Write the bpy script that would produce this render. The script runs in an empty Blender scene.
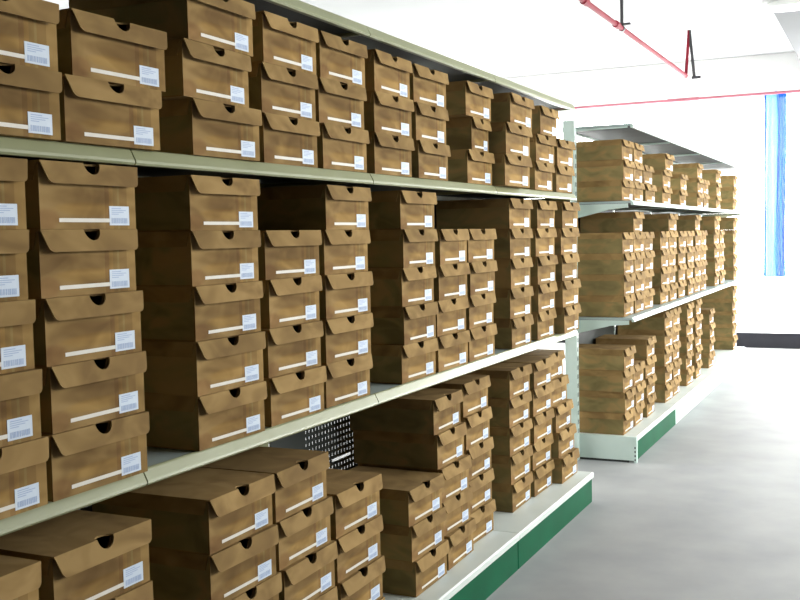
import bpy, bmesh, math, random
from mathutils import Vector, Matrix
random.seed(7)
SC = bpy.context.scene
COL = SC.collection

# ------------------------------------------------------------------ materials
def srgb(r, g, b):
    f = lambda c: (c/255/12.92) if c/255 <= .04045 else ((c/255+.055)/1.055)**2.4
    return (f(r), f(g), f(b), 1)

def base_mat(name, col, rough=.6, metal=0., spec=.4):
    m = bpy.data.materials.new(name); m.use_nodes = True
    b = m.node_tree.nodes['Principled BSDF']
    b.inputs['Base Color'].default_value = col
    b.inputs['Roughness'].default_value = rough
    b.inputs['Metallic'].default_value = metal
    b.inputs['Specular IOR Level'].default_value = spec
    return m

def noisy(name, c1, c2, scale=8., rough=.6, spec=.4, detail=4., stretch=(1, 1, 1), lo=.35, hi=.65, bump=0.):
    m = base_mat(name, c1, rough, 0, spec); nt = m.node_tree; b = nt.nodes['Principled BSDF']
    tc = nt.nodes.new('ShaderNodeTexCoord'); mp = nt.nodes.new('ShaderNodeMapping')
    mp.inputs['Scale'].default_value = stretch
    nz = nt.nodes.new('ShaderNodeTexNoise'); nz.inputs['Scale'].default_value = scale; nz.inputs['Detail'].default_value = detail
    rp = nt.nodes.new('ShaderNodeValToRGB'); rp.color_ramp.elements[0].color = c1; rp.color_ramp.elements[1].color = c2
    rp.color_ramp.elements[0].position = lo; rp.color_ramp.elements[1].position = hi
    nt.links.new(tc.outputs['Object'], mp.inputs['Vector']); nt.links.new(mp.outputs['Vector'], nz.inputs['Vector'])
    nt.links.new(nz.outputs['Fac'], rp.inputs['Fac']); nt.links.new(rp.outputs['Color'], b.inputs['Base Color'])
    if bump:
        bp = nt.nodes.new('ShaderNodeBump'); bp.inputs['Strength'].default_value = bump; bp.inputs['Distance'].default_value = .01
        nt.links.new(nz.outputs['Fac'], bp.inputs['Height']); nt.links.new(bp.outputs['Normal'], b.inputs['Normal'])
    return m

def cardboard(name, printed):
    """kraft board with blotchy print, a per-box tint, and printed bands on the front"""
    m = base_mat(name, srgb(170, 130, 85), .85, 0, .06); nt = m.node_tree; N = nt.nodes; L = nt.links
    b = N['Principled BSDF']
    tc = N.new('ShaderNodeTexCoord'); oi = N.new('ShaderNodeObjectInfo')
    off = N.new('ShaderNodeVectorMath'); off.operation = 'SCALE'; off.inputs[0].default_value = (7, 3, 5)
    L.new(oi.outputs['Random'], off.inputs['Scale'])
    add = N.new('ShaderNodeVectorMath'); add.operation = 'ADD'
    L.new(tc.outputs['Object'], add.inputs[0]); L.new(off.outputs[0], add.inputs[1])
    mp = N.new('ShaderNodeMapping'); mp.inputs['Scale'].default_value = (1, 1, 1.7); L.new(add.outputs[0], mp.inputs['Vector'])
    nz = N.new('ShaderNodeTexNoise'); nz.inputs['Scale'].default_value = 9; nz.inputs['Detail'].default_value = 2
    nz.inputs['Distortion'].default_value = .8
    L.new(mp.outputs[0], nz.inputs['Vector'])
    rp = N.new('ShaderNodeValToRGB'); e = rp.color_ramp.elements
    e[0].position = .33; e[0].color = srgb(124, 99, 64)
    e[1].position = .66; e[1].color = srgb(153, 126, 83)
    k = e.new(.5); k.color = srgb(139, 113, 73)
    L.new(nz.outputs['Fac'], rp.inputs['Fac'])
    out = rp.outputs['Color']
    if printed == 'side':
        e[0].color = srgb(118, 106, 70); e[1].color = srgb(148, 132, 90); k.color = srgb(134, 120, 80)
    elif printed:
        sx = N.new('ShaderNodeSeparateXYZ'); L.new(tc.outputs['Object'], sx.inputs[0])
        for cy, cz, ry, rz_, colr, amt in ((-.015, .058, .085, .017, (.66, .62, .58, 1), .75), (-.01, .036, .075, .012, (1.12, 1.06, .86, 1), .8), (-.105, .018, .03, .018, (.8, .66, .66, 1), .6)):
            mk = N.new('ShaderNodeCombineXYZ')
            for ax, c0, r0, idx in (('Y', cy, ry, 0), ('Z', cz, rz_, 1)):
                q1 = N.new('ShaderNodeMath'); q1.operation = 'SUBTRACT'; q1.inputs[1].default_value = c0; L.new(sx.outputs[ax], q1.inputs[0])
                q2 = N.new('ShaderNodeMath'); q2.operation = 'DIVIDE'; q2.inputs[1].default_value = r0; L.new(q1.outputs[0], q2.inputs[0])
                L.new(q2.outputs[0], mk.inputs[idx])
            ln = N.new('ShaderNodeVectorMath'); ln.operation = 'LENGTH'; L.new(mk.outputs[0], ln.inputs[0])
            fm = N.new('ShaderNodeMapRange'); fm.interpolation_type = 'SMOOTHSTEP'; fm.inputs[1].default_value = .7; fm.inputs[2].default_value = 1.25
            fm.inputs[3].default_value = amt; fm.inputs[4].default_value = 0; L.new(ln.outputs['Value'], fm.inputs[0])
            mq = N.new('ShaderNodeMix'); mq.data_type = 'RGBA'; mq.blend_type = 'MULTIPLY'
            L.new(fm.outputs[0], mq.inputs[0]); L.new(out, mq.inputs[6]); mq.inputs[7].default_value = colr; out = mq.outputs[2]
        sp = N.new('ShaderNodeSeparateXYZ'); L.new(tc.outputs['Object'], sp.inputs[0])
        wv = N.new('ShaderNodeValToRGB'); wv.color_ramp.interpolation = 'CONSTANT'
        w = wv.color_ramp.elements; w[0].position = 0; w[0].color = (1, 1, 1, 1); w[1].position = .655; w[1].color = (.86, .80, .80, 1)
        for p, c in ((.70, (1.02, .97, .85, 1)), (.745, (.85, .84, .78, 1)), (.79, (.92, 1.0, .98, 1)), (.815, (.84, .8, .74, 1)), (.9, (1.05, 1.03, .95, 1))):
            q = w.new(p); q.color = c
        mr = N.new('ShaderNodeMapRange'); mr.inputs[1].default_value = -.1215; mr.inputs[2].default_value = .1215
        L.new(sp.outputs['Y'], mr.inputs[0]); L.new(mr.outputs[0], wv.inputs['Fac'])
        mx = N.new('ShaderNodeMix'); mx.data_type = 'RGBA'; mx.blend_type = 'MULTIPLY'; mx.inputs[0].default_value = 1.
        L.new(out, mx.inputs[6]); L.new(wv.outputs['Color'], mx.inputs[7]); out = mx.outputs[2]
        # broad printed swoosh over the left half of the front
        w2 = N.new('ShaderNodeTexWave'); w2.wave_type = 'RINGS'; w2.inputs['Scale'].default_value = 7; w2.inputs['Distortion'].default_value = 2.5
        w2.inputs['Detail'].default_value = 1
        L.new(mp.outputs[0], w2.inputs['Vector'])
        m2 = N.new('ShaderNodeMix'); m2.data_type = 'RGBA'; m2.blend_type = 'MULTIPLY'
        mm = N.new('ShaderNodeMath'); mm.operation = 'MULTIPLY'; mm.inputs[1].default_value = .25; L.new(w2.outputs['Fac'], mm.inputs[0])
        L.new(mm.outputs[0], m2.inputs[0]); L.new(out, m2.inputs[6]); m2.inputs[7].default_value = (.66, .6, .55, 1); out = m2.outputs[2]
    hs = N.new('ShaderNodeHueSaturation'); L.new(out, hs.inputs['Color'])
    vr = N.new('ShaderNodeMapRange'); vr.inputs[3].default_value = .88; vr.inputs[4].default_value = 1.1
    L.new(oi.outputs['Random'], vr.inputs[0]); L.new(vr.outputs[0], hs.inputs['Value'])
    L.new(hs.outputs['Color'], b.inputs['Base Color'])
    return m

M = {}
M['board'] = cardboard('kraft_print', True)
M['lid'] = cardboard('kraft_lid', False)
M['white'] = noisy('label_paper', srgb(198, 208, 222), srgb(190, 202, 219), 30, .6)
M['ink'] = base_mat('label_ink', srgb(150, 168, 200), .6)
M['strip'] = noisy('strip_paper', srgb(212, 208, 200), srgb(204, 198, 188), 25, .6)
M['near_paint'] = noisy('near_rack_paint', srgb(148, 151, 118), srgb(140, 143, 110), 5, .28, .6)
M['far_paint'] = noisy('far_rack_paint', srgb(200, 216, 210), srgb(190, 208, 202), 5, .4)
M['deck_paint'] = noisy('deck_paint', srgb(208, 215, 210), srgb(200, 208, 203), 6, .4)
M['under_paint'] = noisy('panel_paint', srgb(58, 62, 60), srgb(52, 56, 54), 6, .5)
M['green'] = noisy('kick_green', srgb(2, 86, 56), srgb(2, 78, 50), 5, .5, .1)
M['pan_shade'] = noisy('shelf_underside_shade', srgb(74, 80, 80), srgb(66, 72, 72), 6, .6, .2)  # dark tone puts the shade beneath the shelves into the colour
M['tray'] = noisy('shelf_tray_paint', srgb(168, 182, 182), srgb(160, 174, 174), 6, .4, .3)
M['side'] = cardboard('kraft_side', 'side')
M['slot'] = base_mat('slot_dark', srgb(40, 44, 44), .7)
M['gloom'] = noisy('dark_wall_paint', srgb(70, 66, 58), srgb(60, 57, 50), 1.5, .9, .1)  # unseen walls kept dark to hold down bounce light near the camera
M['beam'] = noisy('beam_shade_grey', srgb(112, 113, 115), srgb(108, 109, 111), 1.2, .85, .1)  # grey holds the shading of the beam underside as paint
M['floor'] = noisy('concrete_floor', srgb(144, 146, 147), srgb(160, 161, 161), 3.2, .6, .12, 10, lo=.3, hi=.7)
M['ceil'] = noisy('ceiling_paint', srgb(172, 173, 174), srgb(168, 169, 170), 1.2, .85, .1)
M['wall'] = noisy('wall_paint', srgb(244, 244, 242), srgb(240, 240, 239), 1.5, .85, .1)
M['skirt'] = noisy('skirting', srgb(56, 56, 62), srgb(50, 50, 56), 4, .7, .1)
M['frame'] = noisy('window_frame_paint', srgb(240, 241, 241), srgb(236, 237, 238), 3, .5)
M['red'] = noisy('pipe_red', srgb(128, 36, 50), srgb(118, 30, 44), 6, .6, .08)
M['pink'] = noisy('pipe_bloom_red', srgb(178, 108, 120), srgb(166, 98, 110), 6, .4)  # red pipe paled: window bloom put into its colour
M['dark'] = noisy('hanger_metal', srgb(60, 58, 60), srgb(48, 46, 50), 9, .5)
M['lampbody'] = noisy('fixture_paint', srgb(196, 198, 198), srgb(188, 190, 190), 4, .5)
M['diffuser'] = noisy('fixture_diffuser', srgb(236, 238, 236), srgb(228, 230, 228), 5, .4)

def glass():
    m = bpy.data.materials.new('window_glass'); m.use_nodes = True; nt = m.node_tree; nt.nodes.clear()
    o = nt.nodes.new('ShaderNodeOutputMaterial'); t = nt.nodes.new('ShaderNodeBsdfTransparent'); t.inputs[0].default_value = (.97, .985, .98, 1)
    g = nt.nodes.new('ShaderNodeBsdfGlossy'); g.inputs['Roughness'].default_value = .02
    mx = nt.nodes.new('ShaderNodeMixShader'); mx.inputs[0].default_value = .05
    nt.links.new(t.outputs[0], mx.inputs[1]); nt.links.new(g.outputs[0], mx.inputs[2]); nt.links.new(mx.outputs[0], o.inputs[0])
    return m
M['glass'] = glass()

def cloth(name, col, thru):
    m = bpy.data.materials.new(name); m.use_nodes = True; nt = m.node_tree; nt.nodes.clear()
    o = nt.nodes.new('ShaderNodeOutputMaterial')
    d = nt.nodes.new('ShaderNodeBsdfDiffuse'); t = nt.nodes.new('ShaderNodeBsdfTranslucent'); tr = nt.nodes.new('ShaderNodeBsdfTransparent')
    nz = nt.nodes.new('ShaderNodeTexNoise'); nz.inputs['Scale'].default_value = 14
    tc = nt.nodes.new('ShaderNodeTexCoord'); nt.links.new(tc.outputs['Object'], nz.inputs['Vector'])
    rp = nt.nodes.new('ShaderNodeValToRGB'); rp.color_ramp.elements[0].color = col
    rp.color_ramp.elements[1].color = tuple(min(1, c*1.25) for c in col[:3]) + (1,)
    nt.links.new(nz.outputs['Fac'], rp.inputs[0])
    for s in (d, t): nt.links.new(rp.outputs[0], s.inputs['Color'])
    a = nt.nodes.new('ShaderNodeMixShader'); a.inputs[0].default_value = .6
    nt.links.new(d.outputs[0], a.inputs[1]); nt.links.new(t.outputs[0], a.inputs[2])
    b = nt.nodes.new('ShaderNodeMixShader'); b.inputs[0].default_value = thru
    nt.links.new(a.outputs[0], b.inputs[1]); nt.links.new(tr.outputs[0], b.inputs[2]); nt.links.new(b.outputs[0], o.inputs[0])
    return m
M['curtain'] = cloth('blue_curtain_cloth', srgb(24, 88, 186), .02)
M['sheer'] = cloth('pale_sheer_cloth', srgb(100, 150, 218), .02)

# ------------------------------------------------------------------ mesh helpers
def add_box(bm, x0, x1, y0, y1, z0, z1, mi=0):
    v = [bm.verts.new(p) for p in ((x0,y0,z0),(x1,y0,z0),(x1,y1,z0),(x0,y1,z0),(x0,y0,z1),(x1,y0,z1),(x1,y1,z1),(x0,y1,z1))]
    for f in ((3,2,1,0),(4,5,6,7),(0,1,5,4),(1,2,6,5),(2,3,7,6),(3,0,4,7)):
        bm.faces.new([v[i] for i in f]).material_index = mi

def add_extruded(bm, pts, depth, mi=0):
    """pts: list of Vectors (planar outline); depth: Vector"""
    a = [bm.verts.new(p) for p in pts]; b = [bm.verts.new(p + depth) for p in pts]
    n = len(pts); fs = [bm.faces.new(a), bm.faces.new(b[::-1])]
    for i in range(n): fs.append(bm.faces.new((a[i], b[i], b[(i+1) % n], a[(i+1) % n])))
    for f in fs: f.material_index = mi
    bmesh.ops.recalc_face_normals(bm, faces=fs)

def add_tube(bm, p0, p1, r, n=12):
    p0 = Vector(p0); p1 = Vector(p1); d = (p1-p0); L = d.length
    q = d.to_track_quat('Z', 'Y').to_matrix().to_4x4(); q.translation = (p0+p1)/2
    bmesh.ops.create_cone(bm, cap_ends=True, segments=n, radius1=r, radius2=r, depth=L, matrix=q)

def finish(name, bm, mats, parent=None, bevel=0., smooth=False):
    me = bpy.data.meshes.new(name); bm.to_mesh(me); bm.free()
    for m in (mats if isinstance(mats, (list, tuple)) else [mats]): me.materials.append(m)
    o = bpy.data.objects.new(name, me); COL.objects.link(o)
    if parent: o.parent = parent
    if bevel:
        md = o.modifiers.new('bevel', 'BEVEL'); md.width = bevel; md.segments = 2; md.limit_method = 'ANGLE'; md.angle_limit = .9
    if smooth:
        for p in me.polygons: p.use_smooth = True
    return o

def empty(name, loc=(0, 0, 0)):
    o = bpy.data.objects.new(name, None); o.empty_display_size = .05; COL.objects.link(o); o.location = loc; return o

def tag(o, label, cat, group=None):
    o['label'] = label; o['category'] = cat
    if group: o['group'] = group
    return o

def structure(o):
    o['kind'] = 'structure'; return o

# ------------------------------------------------------------------ layout constants (metres; y runs along the racks, x towards the aisle)
NB, NM, NU, NT = .143, .809, 1.429, 1.835      # near rack: deck, middle, upper, top shelf heights
FB, FM, FU, FT = .139, .788, 1.418, 1.828      # far rack
FARY = 11.36
CEIL = 3.05

# ------------------------------------------------------------------ room
bm = bmesh.new(); add_box(bm, -5, 4, -3, FARY+.2, -.1, 0); structure(finish('floor', bm, M['floor']))
bm = bmesh.new(); add_box(bm, -5, 4, -3, FARY+.2, CEIL, CEIL+.15); structure(finish('ceiling', bm, M['ceil']))
LW0, LW1, LZ0, LZ1 = 2.2, 5.4, .5, 2.7
bm = bmesh.new()
add_box(bm, -5.15, -5, -3, LW0, 0, CEIL); add_box(bm, -5.15, -5, LW1, FARY+.2, 0, CEIL)
add_box(bm, -5.15, -5, LW0, LW1, 0, LZ0); add_box(bm, -5.15, -5, LW0, LW1, LZ1, CEIL)
structure(finish('wall_left', bm, M['wall']))
bm = bmesh.new(); add_box(bm, -5.15, 4.15, -3.15, -3, 0, CEIL); structure(finish('wall_back', bm, M['gloom']))
WT = 2.66          # window head height
WB = .165
# far wall: lintel, low sill strip, piers at the ends
PIERS = [(-5, -4.6), (3.6, 4)]
bm = bmesh.new()
add_box(bm, -5, 4, FARY, FARY+.2, WT, CEIL)
add_box(bm, -5, 4, FARY, FARY+.2, 0, WB-.01)
for a, b_ in PIERS: add_box(bm, a, b_, FARY, FARY+.2, WB-.01, WT)
structure(finish('wall_front', bm, M['wall']))
bm = bmesh.new(); add_box(bm, -5, 4, FARY-.03, FARY-.001, 0, .155); structure(finish('baseboard_front', bm, M['skirt'], bevel=.004))
# unseen right wall; its window bands are added to light the box fronts
RW0, RW1, RZ0, RZ1 = 2.4, 5.6, 1.5, 2.75
TW0, TW1, TZ0 = 6.0, 10.9, 1.1
bm = bmesh.new()
add_box(bm, 4, 4.15, -3, RW0, 0, CEIL); add_box(bm, 4, 4.15, RW1, TW0, 0, CEIL); add_box(bm, 4, 4.15, TW1, FARY+.2, 0, CEIL)
add_box(bm, 4, 4.15, RW0, RW1, 0, RZ0); add_box(bm, 4, 4.15, RW0, RW1, RZ1, CEIL)
add_box(bm, 4, 4.15, TW0, TW1, 0, TZ0); add_box(bm, 4, 4.15, TW0, TW1, RZ1, CEIL)
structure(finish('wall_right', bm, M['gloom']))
bm = bmesh.new(); add_box(bm, 2.5, 2.62, -3, 1.6, 0, 2.35); structure(finish('added_partition', bm, M['gloom']))  # unseen partition, added to keep light off the near boxes
bm = bmesh.new(); add_box(bm, -.6, 4, -3, 1.8, 2.35, CEIL-.001); structure(finish('added_soffit', bm, M['gloom']))  # unseen dark soffit, added to block ceiling bounce over the camera

def window(name, axis, a0, a1, z0, z1, pos, mull):
    """framed glazing; axis 'x' = in the far wall, 'y' = in the right wall"""
    def bx(bm, a, b, d0, d1, c0, c1):
        if axis == 'x': add_box(bm, a, b, d0, d1, c0, c1)
        else: add_box(bm, d0, d1, a, b, c0, c1)
    root = structure(empty(name, (0, 0, 0)))
    bm = bmesh.new()
    bx(bm, a0, a1, pos, pos+.05, z0, z0+.03); bx(bm, a0, a1, pos, pos+.05, z1-.05, z1)
    bx(bm, a0, a0+.05, pos, pos+.05, z0+.03, z1-.05); bx(bm, a1-.05, a1, pos, pos+.05, z0+.03, z1-.05)
    for q in mull: bx(bm, q-.025, q+.025, pos, pos+.05, z0+.03, z1-.05)
    finish('window_frame', bm, M['frame'], root)
    edges = [a0+.05] + [s for q in mull for s in (q-.025, q+.025)] + [a1-.05]
    for i in range(0, len(edges), 2):
        bm = bmesh.new(); bx(bm, edges[i], edges[i+1], pos+.02, pos+.026, z0+.03, z1-.05); finish('window_pane', bm, M['glass'], root)
    return root
window('window_1', 'x', -4.6, 3.6, WB-.01, WT, FARY+.06, (-2.75, .95, 2.3))
window('added_window_2', 'y', RW0, RW1, RZ0, RZ1, 4.05, (4.0,))  # out of view, added for light on the near box fronts
window('added_window_3', 'y', TW0, TW1, TZ0, RZ1, 4.05, (7.6, 9.3))  # out of view, added to brighten the far rack fronts
window('added_window_4', 'y', LW0, LW1, LZ0, LZ1, -5.12, (3.8,))  # out of view, added to light the end of the far rack

# ceiling beams
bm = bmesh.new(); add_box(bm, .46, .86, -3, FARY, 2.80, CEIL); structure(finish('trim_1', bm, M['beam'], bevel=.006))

# ------------------------------------------------------------------ shelving racks
def shelf_mesh(y0, y1, x0, x1, ztop, lip, mats, name, parent):
    bm = bmesh.new()
    add_box(bm, x0, x1-.016, y0, y1, ztop-.014, ztop-.002, 2)
    add_box(bm, x0+.002, x1-.017, y0+.001, y1-.001, ztop-.0155, ztop-.0142, 1)  # thin underside sheet carrying the painted shade
    # rolled front lip: rounded profile
    prof = []
    for (px, pz) in ((x1-.016, ztop-.002), (x1-.018, ztop), (x1-.014, ztop), (x1-.011, ztop-.003), (x1-.001, ztop-lip+.009), (x1, ztop-lip+.004), (x1-.003, ztop-lip), (x1-.016, ztop-lip)):
        prof.append(Vector((px, y0, pz)))
    add_extruded(bm, prof, Vector((0, y1-y0, 0)))
    add_box(bm, x0, x0+.012, y0, y1, ztop-lip, ztop-.014)
    return finish(name, bm, [mats, M['pan_shade'], M['tray']], parent)

def bracket_mesh(y, x0, x1, ztop, parent, mat, deep):
    bm = bmesh.new()
    if deep: pts = [Vector((x0, y, ztop)), Vector((x1, y, ztop)), Vector((x1, y, ztop-.022)), Vector((x1-.1, y, ztop-.03)), Vector((x0+.07, y, ztop-.075)), Vector((x0+.03, y, ztop-.11)), Vector((x0, y, ztop-.115))]
    else: pts = [Vector((x0, y, ztop)), Vector((x1, y, ztop)), Vector((x1, y, ztop-.008)), Vector((x0, y, ztop-.012))]
    add_extruded(bm, pts, Vector((0, .004, 0)))
    return finish('shelf_bracket', bm, mat, parent)

def upright_mesh(y0, y1, x0, x1, h, parent, mat):
    bm = bmesh.new()
    add_box(bm, x0, x1, y0, y1, .0, h, 0)
    n = int((h-.2)/.05)
    for i in range(n):
        z = .15+i*.05
        for yy in ((y0*.7+y1*.3), (y0*.3+y1*.7)):
            add_box(bm, x1-.0002, x1+.0006, yy-.003, yy+.003, z, z+.024, 1)
    return finish('upright', bm, [mat, M['slot']], parent)

def back_panel(y0, y1, z0, z1, x, parent, patch=None):
    bm = bmesh.new()
    if not patch:
        add_box(bm, x-.004, x, y0, y1, z0, z1)
    else:
        py0, pz0, ny, nz_, pitch, hole, slot = patch
        py1 = py0+ny*pitch; pz1 = pz0+nz_*pitch
        add_box(bm, x-.004, x, y0, py0, z0, z1); add_box(bm, x-.004, x, py1, y1, z0, z1)
        add_box(bm, x-.004, x, py0, py1, z0, pz0); add_box(bm, x-.004, x, py0, py1, pz1, z1)
        g = (pitch-hole)/2
        for k in range(nz_+1):                       # horizontal webs
            a = pz0+k*pitch-(g if k else 0); b = pz0+k*pitch+(g if k < nz_ else 0)
            add_box(bm, x-.004, x, py0, py1, a, b)
        for k in range(nz_):
            for i in range(ny+1):
                if slot and k == slot[0] and slot[1] < i <= slot[2]: continue
                a = py0+i*pitch-(g if i else 0); b = py0+i*pitch+(g if i < ny else 0)
                add_box(bm, x-.004, x, a, b, pz0+k*pitch+g, pz0+(k+1)*pitch-g)
    return finish('back_panel', bm, M['under_paint'], parent)

def rack(name, label, joints, levels, x_back, x_shelf, x_deck, paint, kick_colors, lip, patches, end_panel, back_levels):
    root = tag(empty(name, (x_back, joints[0], 0)), label, 'shelving rack')
    def place(o):
        o.matrix_parent_inverse = Matrix.Translation((-x_back, -joints[0], 0)); return o
    zb, zm, zu, zt = levels
    n = len(joints)-1
    for i in range(n):
        y0, y1 = joints[i]+.002, joints[i+1]-.002
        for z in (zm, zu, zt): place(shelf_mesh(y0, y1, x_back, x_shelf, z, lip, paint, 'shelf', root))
        bm = bmesh.new()
        add_box(bm, x_back, x_deck-.02, y0, y1, zb-.02, zb)
        add_extruded(bm, [Vector(p) for p in ((x_deck-.02, y0, zb), (x_deck-.004, y0, zb), (x_deck, y0, zb-.004), (x_deck, y0, zb-.024), (x_deck-.02, y0, zb-.024))], Vector((0, y1-y0, 0)))
        place(finish('base_deck', bm, M['deck_paint'], root))
        bm = bmesh.new(); add_box(bm, x_deck-.022, x_deck-.008, y0+.001, y1-.001, .004, zb-.024)
        k = place(finish('kick_plate', bm, M['green'] if kick_colors[i] else paint, root, bevel=.002))
        k['label'] = 'green kick plate' if kick_colors[i] else 'pale kick plate'
    for i, y in enumerate(joints):
        last = i == n
        ya, yb = (y-.055, y-.017) if i == 0 else ((y+.003, y+.055) if last else (y-.026, y+.026))
        xo = .09 if (i == 0 and end_panel) else 0
        place(upright_mesh(ya, yb, x_back-.07+xo, x_back-.006+xo, zt+.03, root, paint))
        for z in (zm, zu, zt):
            if i > 0: place(bracket_mesh(y-(.002 if last else .008), x_back, x_shelf-.03, z-.016, root, paint, last and z < zt))
            if not last: place(bracket_mesh(y-.001 if i == 0 else y+.004, x_back, x_shelf-.03, z-.016, root, paint, i == 0 and z < zt))
    for i in range(n):
        for li, (a, b) in enumerate(((zb, zm-.017), (zm, zu-.017))):
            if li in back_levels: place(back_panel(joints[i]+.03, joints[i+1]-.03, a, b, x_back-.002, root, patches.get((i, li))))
    if end_panel:
        y = joints[0]
        bm = bmesh.new()
        add_box(bm, x_back-.006, x_deck-.012, y-.016, y, .012, zb+.002, 0)
        add_box(bm, x_deck-.012, x_deck+.004, y-.018, y+.004, 0, zb+.002, 0)
        for k in range(4): add_box(bm, x_deck-.008, x_deck-.001, y-.0186, y-.0175, .012+k*.022, .022+k*.022, 1)
        add_box(bm, x_back-.004, x_deck-.04, y-.0145, y-.001, .0, .0125, 1)
        place(finish('end_panel', bm, [paint, M['slot']], root))
    return root

NJ = [.56, 1.56, 2.56, 3.56, 4.61]
NXB = -.45
rack('shelving_rack', 'long near shelving rack with cream shelf edges and green kick plates along the left side', NJ, (NB, NM, NU, NT), NXB, -.066, 0., M['near_paint'],
     [1, 1, 1, 1], .031, {(1, 0): (1.745, .56, 5, 4, .024, .0125, None), (2, 0): (2.79, .41, 20, 11, .021, .0105, (4, 8, 14))}, False, (0, 1))
FJ = [5.5, 6.66, 7.81, 8.96, 10.1]
FXB = -.395
rack('shelving_rack', 'far shelving rack with mint white frame standing beyond the gap near the window', FJ, (FB, FM, FU, FT), FXB, -.006, 0., M['far_paint'],
     [1, 0, 0, 0], .024, {}, True, (0, 1))

# ------------------------------------------------------------------ shoebox prototype (front faces +x, origin at bottom centre)
BW, BD, BH, TH = .243, .305, .113, .003
PITCH = .1176
NR = .0205; ND = .0205
def arc(cy, z, r, n=12):
    """points of a half-circle dipping below z, from -y to +y"""
    return [(cy - r*math.cos(math.pi*i/n), z - ND*math.sin(math.pi*i/n)) for i in range(n+1)]

def make_box_meshes():
    xf = BD/2
    # body: floor, back, two sides, front with thumb notch
    bm = bmesh.new()
    add_box(bm, -xf, xf, -BW/2, BW/2, 0, TH)
    add_box(bm, -xf, -xf+TH, -BW/2, BW/2, TH, BH)
    add_box(bm, -xf+TH, xf-TH, -BW/2, -BW/2+TH, TH, BH, 1)
    add_box(bm, -xf+TH, xf-TH, BW/2-TH, BW/2, TH, BH, 1)
    out = [(-BW/2, TH), (-BW/2, BH)] + arc(0, BH, NR) + [(BW/2, BH), (BW/2, TH)]
    add_extruded(bm, [Vector((xf-TH, y, z)) for y, z in out], Vector((TH, 0, 0)))
    body = finish('box_body', bm, [M['board'], M['side']])
    # lid: top, skirts, tucked-out front flap with rounded lower corners and thumb notch
    bm = bmesh.new()
    W2 = .2475/2; zt0, zt1 = BH+.0008, BH+.0042
    xo = xf+.006
    # top with a small scallop where the thumb hole is
    top = [(-xf-.002, -W2), (-xf-.002, W2), (xo, W2)] + [(xo - .017*math.sin(math.pi*i/8), NR*math.cos(math.pi*i/8)) for i in range(9)] + [(xo, -W2)]
    add_extruded(bm, [Vector((x, y, zt0)) for x, y in top], Vector((0, 0, zt1-zt0)))
    for s in (-1, 1):
        a, b = sorted((s*W2, s*(W2-.0022)))
        add_extruded(bm, [Vector((-xf, a, zt0)), Vector((xf-.004, a, zt0)), Vector((xf-.012, a, zt0-.03)), Vector((-xf, a, zt0-.03))], Vector((0, b-a, 0)))
    FL = .040; tilt = .0105
    ins = .0125; rc = .008
    yb = W2-ins
    outl = [(-W2, 0)]
    # left slanted edge, rounded corner, bottom, rounded corner, right edge
    for i in range(6):
        t = i/5*math.pi/2
        outl.append((-(yb) + rc*(1-math.cos(t)) - .003*(1-math.sin(t)), FL - rc*(1-math.sin(t))))
    for i in range(6):
        t = (1-i/5)*math.pi/2
        outl.append(((yb) - rc*(1-math.cos(t)) + .003*(1-math.sin(t)), FL - rc*(1-math.sin(t))))
    outl.append((W2, 0))
    outl += [(y, zt1-z) for y, z in arc(0, zt1, NR)[::-1]]
    def mp(y, s):
        u = s/FL
        return Vector((xo + tilt*u**1.0, y, zt1 - s*.97))
    add_extruded(bm, [mp(y, s) for y, s in outl], Vector((-.0026, 0, 0)))
    lid = finish('lid', bm, M['lid'])
    # paper sticker with print, and paper strip
    bm = bmesh.new()
    def yy(f): return -BW/2 + f*BW
    add_box(bm, xf, xf+.0007, yy(.70), yy(.92), .007, .0425, 0)
    l0, l1 = yy(.715), yy(.905)
    for z, a, b, h in ((.0375, .05, .6, .0016), (.0340, .05, .9, .0014), (.0305, .05, .75, .0014), (.0270, .05, .45, .0014)):
        add_box(bm, xf+.0007, xf+.0009, l0+(l1-l0)*a, l0+(l1-l0)*b, z, z+h, 1)
    r = random.Random(3); q = .03
    while q < .95:
        w = r.choice((.02, .035, .05)); add_box(bm, xf+.0007, xf+.0009, l0+(l1-l0)*q, l0+(l1-l0)*min(q+w, .97), .0105, .0205, 1); q += w+r.choice((.02, .035))
    st = finish('sticker', bm, [M['white'], M['ink']])
    bm = bmesh.new(); add_box(bm, xf, xf+.0006, yy(.18), yy(.70), .0125, .0195); sp = finish('paper_strip', bm, M['strip'])
    return body, lid, st, sp

PROTO = make_box_meshes()
PROTO[2]['label'] = 'white printed sticker'; PROTO[3]['label'] = 'thin white paper strip'
first_used = [False]
def shoebox(x, y, z, rz, label, group, wide=1., tall=1.):
    """x = front plane of the box"""
    root = empty('shoebox', (x - BD/2, y, z)); root.rotation_euler = (0, 0, rz); root.scale = (1, wide, tall)
    tag(root, label, 'shoebox', group)
    for p in PROTO:
        if first_used[0]:
            c = p.copy(); COL.objects.link(c)
        else: c = p
        c.parent = root
    first_used[0] = True
    return root

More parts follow.
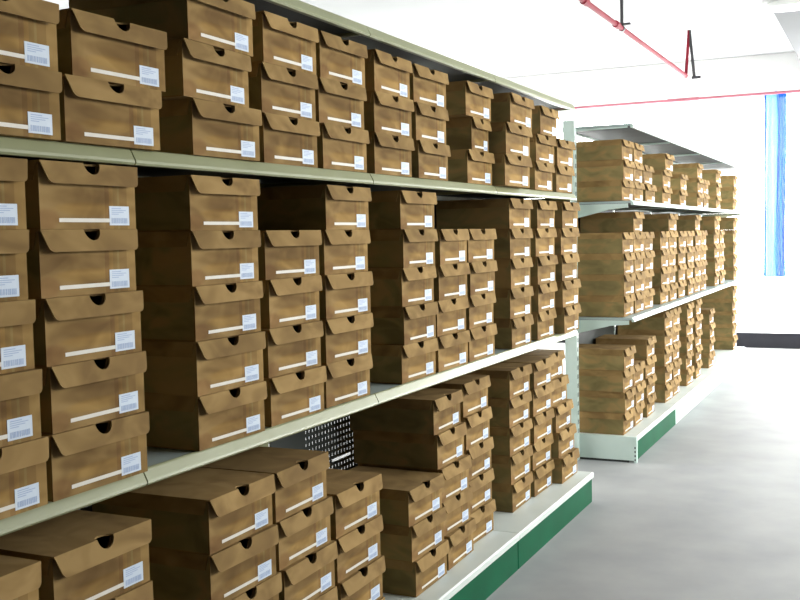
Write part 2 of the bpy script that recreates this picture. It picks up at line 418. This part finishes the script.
ORD = ['zeroth', 'first', 'second', 'third', 'fourth', 'fifth', 'sixth', 'seventh', 'eighth', 'ninth', 'tenth', 'eleventh', 'twelfth', 'thirteenth']
def fill(stacks, ztop, shelf_name, rack_name, group, front, jit=.004):
    n = len(stacks)
    for si, st in enumerate(stacks):
        yc, cnt, fx, over, wide, tall = (list(st) + [None]*5)[:6]; tall = tall or 1.
        over = over or {}
        fx = front if fx is None else fx
        for k in range(cnt):
            dy, dx, wk = (list(over.get(k, (0, 0))) + [None])[:3]
            x = fx + dx + random.uniform(-jit, jit); y = yc + dy + random.uniform(-jit, jit)*.8
            rz = math.radians(random.uniform(-1.3, 1.3))
            if cnt == 1: pos = 'single'
            elif k == 0: pos = 'bottom'
            elif k == cnt-1: pos = 'topmost'
            else: pos = ORD[k+1] + '-from-bottom'
            w = 'leftmost' if si == 0 else ('rightmost' if si == n-1 else ORD[si+1])
            wh = w + ' stack' + ('' if si in (0, n-1) else ' from left')
            shoebox(x, y, ztop + .0006 + k*PITCH*tall, rz, '%s brown shoebox in %s, %s of %s' % (pos, wh, shelf_name, rack_name), group, wk or wide or 1., tall)

def scaled(stacks, tall): return [t if len(t) > 5 else (list(t) + [None]*5)[:5] + [tall] for t in stacks]
# near rack ---------------------------------------------------------
fill(scaled([(1.238, 2, -.06, None, 1.03), (1.506, 2, -.06, {1: (.022, 0)}, 1.03), (1.872, 3, -.07, {1: (-.042, .006), 2: (-.028, .01)}), (2.157, 3), (2.424, 3), (2.72, 3), (3.005, 3),
      (3.415, 3, -.08, {1: (.03, -.01, .70)}), (3.70, 3, -.04, {1: (.02, .0), 2: (.085, -.01, 1.1)}, 1.16), (4.135, 3, -.07, {1: (.068, -.01), 2: (.085, 0)}), (4.46, 2, -.075)], .985),
     NU, 'upper shelf', 'near rack', 'shoeboxes on the near rack upper shelf', -.08)
fill(scaled([(1.153, 5, -.06, {0: (.010, .005), 1: (.006, .003)}, None, .991), (1.418, 5, -.06, {0: (.012, .005), 1: (.008, .003), 2: (.004, .002)}, 1.015, .991), (1.862, 5, -.07), (2.148, 4), (2.42, 5), (2.877, 5), (3.15, 4), (3.42, 4), (3.84, 5), (4.175, 5), (4.47, 5, -.06)], .983),
     NM, 'middle shelf', 'near rack', 'shoeboxes on the near rack middle shelf', -.08)
fill([(1.11, 5), (1.38, 5), (1.835, 5, None, {2: (-.008, 0), 3: (-.022, 0), 4: (-.026, 0)}, None, .983), (2.092, 5, None, {2: (-.006, 0), 3: (-.014, 0), 4: (-.028, 0)}, None, .983), (2.352, 4, None, None, None, .982),
      (2.92, 3, -.075, {1: (-.015, 0), 2: (-.034, 0)}, None, .965), (3.18, 5, -.085, {1: (-.01, 0), 2: (-.03, 0), 3: (-.05, -.005), 4: (-.062, -.008)}, .98, .985), (3.445, 5, -.108, {3: (-.02, 0), 4: (-.025, 0)}), (3.93, 5, -.117, None, None, .968), (4.20, 5, -.11, None, None, .968), (4.46, 5, -.072, {1: (-.004, -.012), 2: (-.006, -.025), 3: (-.006, -.042), 4: (-.006, -.055)}, None, .968)],
     NB, 'bottom shelf', 'near rack', 'shoeboxes on the near rack bottom shelf', -.025)
# far rack ----------------------------------------------------------
fill(scaled([(5.64, 3), (5.895, 3), (6.16, 2, None, {0: (.07, 0)}), (6.73, 3, None, {2: (.10, 0)}), (7.30, 2), (7.98, 3), (8.25, 2), (8.9, 3), (9.94, 3)], .93),
     FU, 'upper shelf', 'far rack', 'shoeboxes on the far rack upper shelf', -.068)
fill(scaled([(5.64, 4), (5.895, 5), (6.155, 4), (6.64, 4), (6.9, 5), (7.25, 4), (7.56, 4), (7.87, 5), (8.13, 4), (8.82, 5), (9.1, 4), (9.94, 5)], .975),
     FM, 'middle shelf', 'far rack', 'shoeboxes on the far rack middle shelf', -.068)
fill([(5.65, 4), (5.91, 3), (6.22, 4), (6.79, 5), (7.05, 5), (7.56, 5), (7.95, 5), (8.58, 4), (9.94, 5)],
     FB, 'bottom shelf', 'far rack', 'shoeboxes on the far rack bottom shelf', -.075)

# ------------------------------------------------------------------ red sprinkler pipes
PX, PZ = -.45, 2.65
pr = tag(empty('sprinkler_pipe', (PX, 0, PZ)), 'red sprinkler pipe running along above the racks on dark hangers', 'pipe')
bm = bmesh.new(); add_tube(bm, (0, -3, 0), (0, 9.62, 0), .017); finish('pipe', bm, M['red'], pr, smooth=False)
for y in (1.6, 4.2, 7.15):
    bm = bmesh.new(); add_tube(bm, (0, y, .016), (0, y, CEIL-PZ), .012, 8); add_tube(bm, (0, y-.012, 0), (0, y+.012, 0), .022, 12)
    add_box(bm, -.02, .06, y-.015, y+.015, .02, .034); h = finish('hanger', bm, M['dark'], pr); h['label'] = 'dark metal hanger rod'
for y in (6.2, 7.0):
    bm = bmesh.new(); add_tube(bm, (0, y-.04, 0), (0, y+.04, 0), .024, 12); finish('coupling', bm, M['red'], pr)
bm = bmesh.new(); add_tube(bm, (0, 9.6, -.02), (.03, 9.6, CEIL-PZ-.0), .014); r_ = finish('riser', bm, M['red'], pr)
bm = bmesh.new(); add_tube(bm, (.075, 9.6, -.02), (.035, 9.6, CEIL-PZ-.0), .014, 8); add_box(bm, .055, .13, 9.58, 9.62, -.04, -.015); h = finish('hanger', bm, M['dark'], pr); h['label'] = 'slanting dark hanger rod'
py = 11.15
pc = tag(empty('sprinkler_pipe', (0, py, 2.625)), 'thin red pipe crossing in front of the far window head', 'pipe')
bm = bmesh.new(); add_tube(bm, (-4.99, 0, 0), (3.99, 0, -.0), .015); finish('pipe', bm, M['pink'], pc)
for x in (-3.2, -.75, 1.9):
    bm = bmesh.new(); add_tube(bm, (x-.16, 0, 0), (x+.16, 0, 0), .02, 12); finish('coupling', bm, M['pink'], pc)
for x in (-3.6, 2.6):
    bm = bmesh.new(); add_tube(bm, (x, 0, .02), (x, 0, CEIL-2.625), .008, 8); finish('hanger', bm, M['dark'], pc)

# ------------------------------------------------------------------ blue curtain at the far window
def curtain_sheet(name, x0, x1, z0, z1, y, folds, amp, mat, parent):
    bm = bmesh.new(); nx, nz = 60, 24; grid = []
    for k in range(nz+1):
        v = k/nz; row = []
        for i in range(nx+1):
            u = i/nx
            yy = amp*math.sin(u*folds*2*math.pi + .6*math.sin(v*3)) * (.6+.5*v) + .006*math.sin(9*v+4*u)
            xx = x0+(x1-x0)*u + .006*math.sin(5*v+7*u)
            row.append(bm.verts.new((xx, y+yy, z1+(z0-z1)*v)))
        grid.append(row)
    for k in range(nz):
        for i in range(nx): bm.faces.new((grid[k][i], grid[k][i+1], grid[k+1][i+1], grid[k+1][i]))
    bmesh.ops.solidify(bm, geom=bm.faces[:], thickness=.002)
    return finish(name, bm, mat, parent, smooth=True)
cu = tag(empty('curtain', (.16, FARY-.1, 2.66)), 'narrow blue curtain gathered at the far window', 'curtain')
curtain_sheet('sheer_panel', -.095, .015, 2.3-2.66-1.55, 0, 0, 2, .018, M['sheer'], cu)['label'] = 'pale sheer blue panel'
curtain_sheet('edge_hem', -.112, -.095, -1.91, -.005, 0, 1, .012, M['curtain'], cu)['label'] = 'strong blue edge hem'
curtain_sheet('curtain_panel', .005, .1, -1.91, -.005, 0, 2.5, .022, M['curtain'], cu)['label'] = 'strong blue panel'
bm = bmesh.new(); add_tube(bm, (-.14, 0, .0), (.14, 0, .0), .012, 10); add_box(bm, -.13, -.11, 0, .1, -.01, .01); add_box(bm, .11, .13, 0, .1, -.01, .01)
finish('curtain_rod', bm, M['frame'], cu)

# ------------------------------------------------------------------ ceiling light under the beam
lx = empty('ceiling_light', (1.02, 7.40, 2.80)); tag(lx, 'pale rounded ceiling light at the top right corner under the beam', 'light')
bm = bmesh.new()
def capsule(L, W, n=10):
    pts = []
    for s in (1, -1):
        for i in range(n+1):
            t = -math.pi/2 + math.pi*i/n
            pts.append((s*(L/2-W/2) + s*W/2*math.cos(t), s*W/2*math.sin(t)))
    return pts
add_extruded(bm, [Vector((x, y, -.05)) for x, y in capsule(1.16, .3)], Vector((0, 0, .05)))
finish('light_housing', bm, M['lampbody'], lx, bevel=.006)
bm = bmesh.new()
add_extruded(bm, [Vector((x, y, -.085)) for x, y in capsule(1.11, .26)], Vector((0, 0, .036)))
finish('light_diffuser', bm, M['diffuser'], lx, bevel=.012)

# ------------------------------------------------------------------ light: overcast daylight through the windows
w = bpy.data.worlds.new('daylight'); SC.world = w; w.use_nodes = True
w.node_tree.nodes['Background'].inputs[0].default_value = (1, .985, .965, 1)
w.node_tree.nodes['Background'].inputs[1].default_value = 18.5
def portal(name, loc, rot, sx, sy):
    d = bpy.data.lights.new(name, 'AREA'); d.shape = 'RECTANGLE'; d.size = sx; d.size_y = sy; d.cycles.is_portal = True
    o = bpy.data.objects.new(name, d); COL.objects.link(o); o.location = loc; o.rotation_euler = rot; return o
portal('portal_window_far', (-.5, FARY+.12, (WB+WT)/2), (-math.pi/2, 0, 0), 8.2, WT-WB)
portal('portal_added_window_right', (4.12, (RW0+RW1)/2, (RZ0+RZ1)/2), (math.pi/2, 0, math.pi/2), RW1-RW0, RZ1-RZ0)
portal('portal_added_window_right', (4.12, (TW0+TW1)/2, (TZ0+RZ1)/2), (math.pi/2, 0, math.pi/2), TW1-TW0, RZ1-TZ0)
portal('portal_added_window_left', (-5.14, (LW0+LW1)/2, (LZ0+LZ1)/2), (math.pi/2, 0, -math.pi/2), LW1-LW0, LZ1-LZ0)

# ------------------------------------------------------------------ camera
yaw, pitch, roll, f = math.radians(25.6049), math.radians(3.5324), math.radians(-1.2524), 1025.39
F = Vector((-math.sin(yaw)*math.cos(pitch), math.cos(yaw)*math.cos(pitch), -math.sin(pitch)))
R = Vector((math.cos(yaw), math.sin(yaw), 0)); U = R.cross(F)
R2 = math.cos(roll)*R + math.sin(roll)*U; U2 = -math.sin(roll)*R + math.cos(roll)*U
cam = bpy.data.cameras.new('camera'); co = bpy.data.objects.new('camera', cam); COL.objects.link(co)
cam.sensor_width = 36; cam.lens = 36*f/800; cam.clip_start = .05
co.matrix_world = Matrix(((R2.x, U2.x, -F.x, 1.2337), (R2.y, U2.y, -F.y, 0), (R2.z, U2.z, -F.z, 1.2503), (0, 0, 0, 1)))
SC.camera = co
vs = SC.view_settings; vs.view_transform = 'Standard'; vs.look = 'None'; vs.exposure = 0.; vs.gamma = 1; vs.use_curve_mapping = False
SC.cycles.use_denoising = True
SC.cycles.max_bounces = 16; SC.cycles.diffuse_bounces = 10
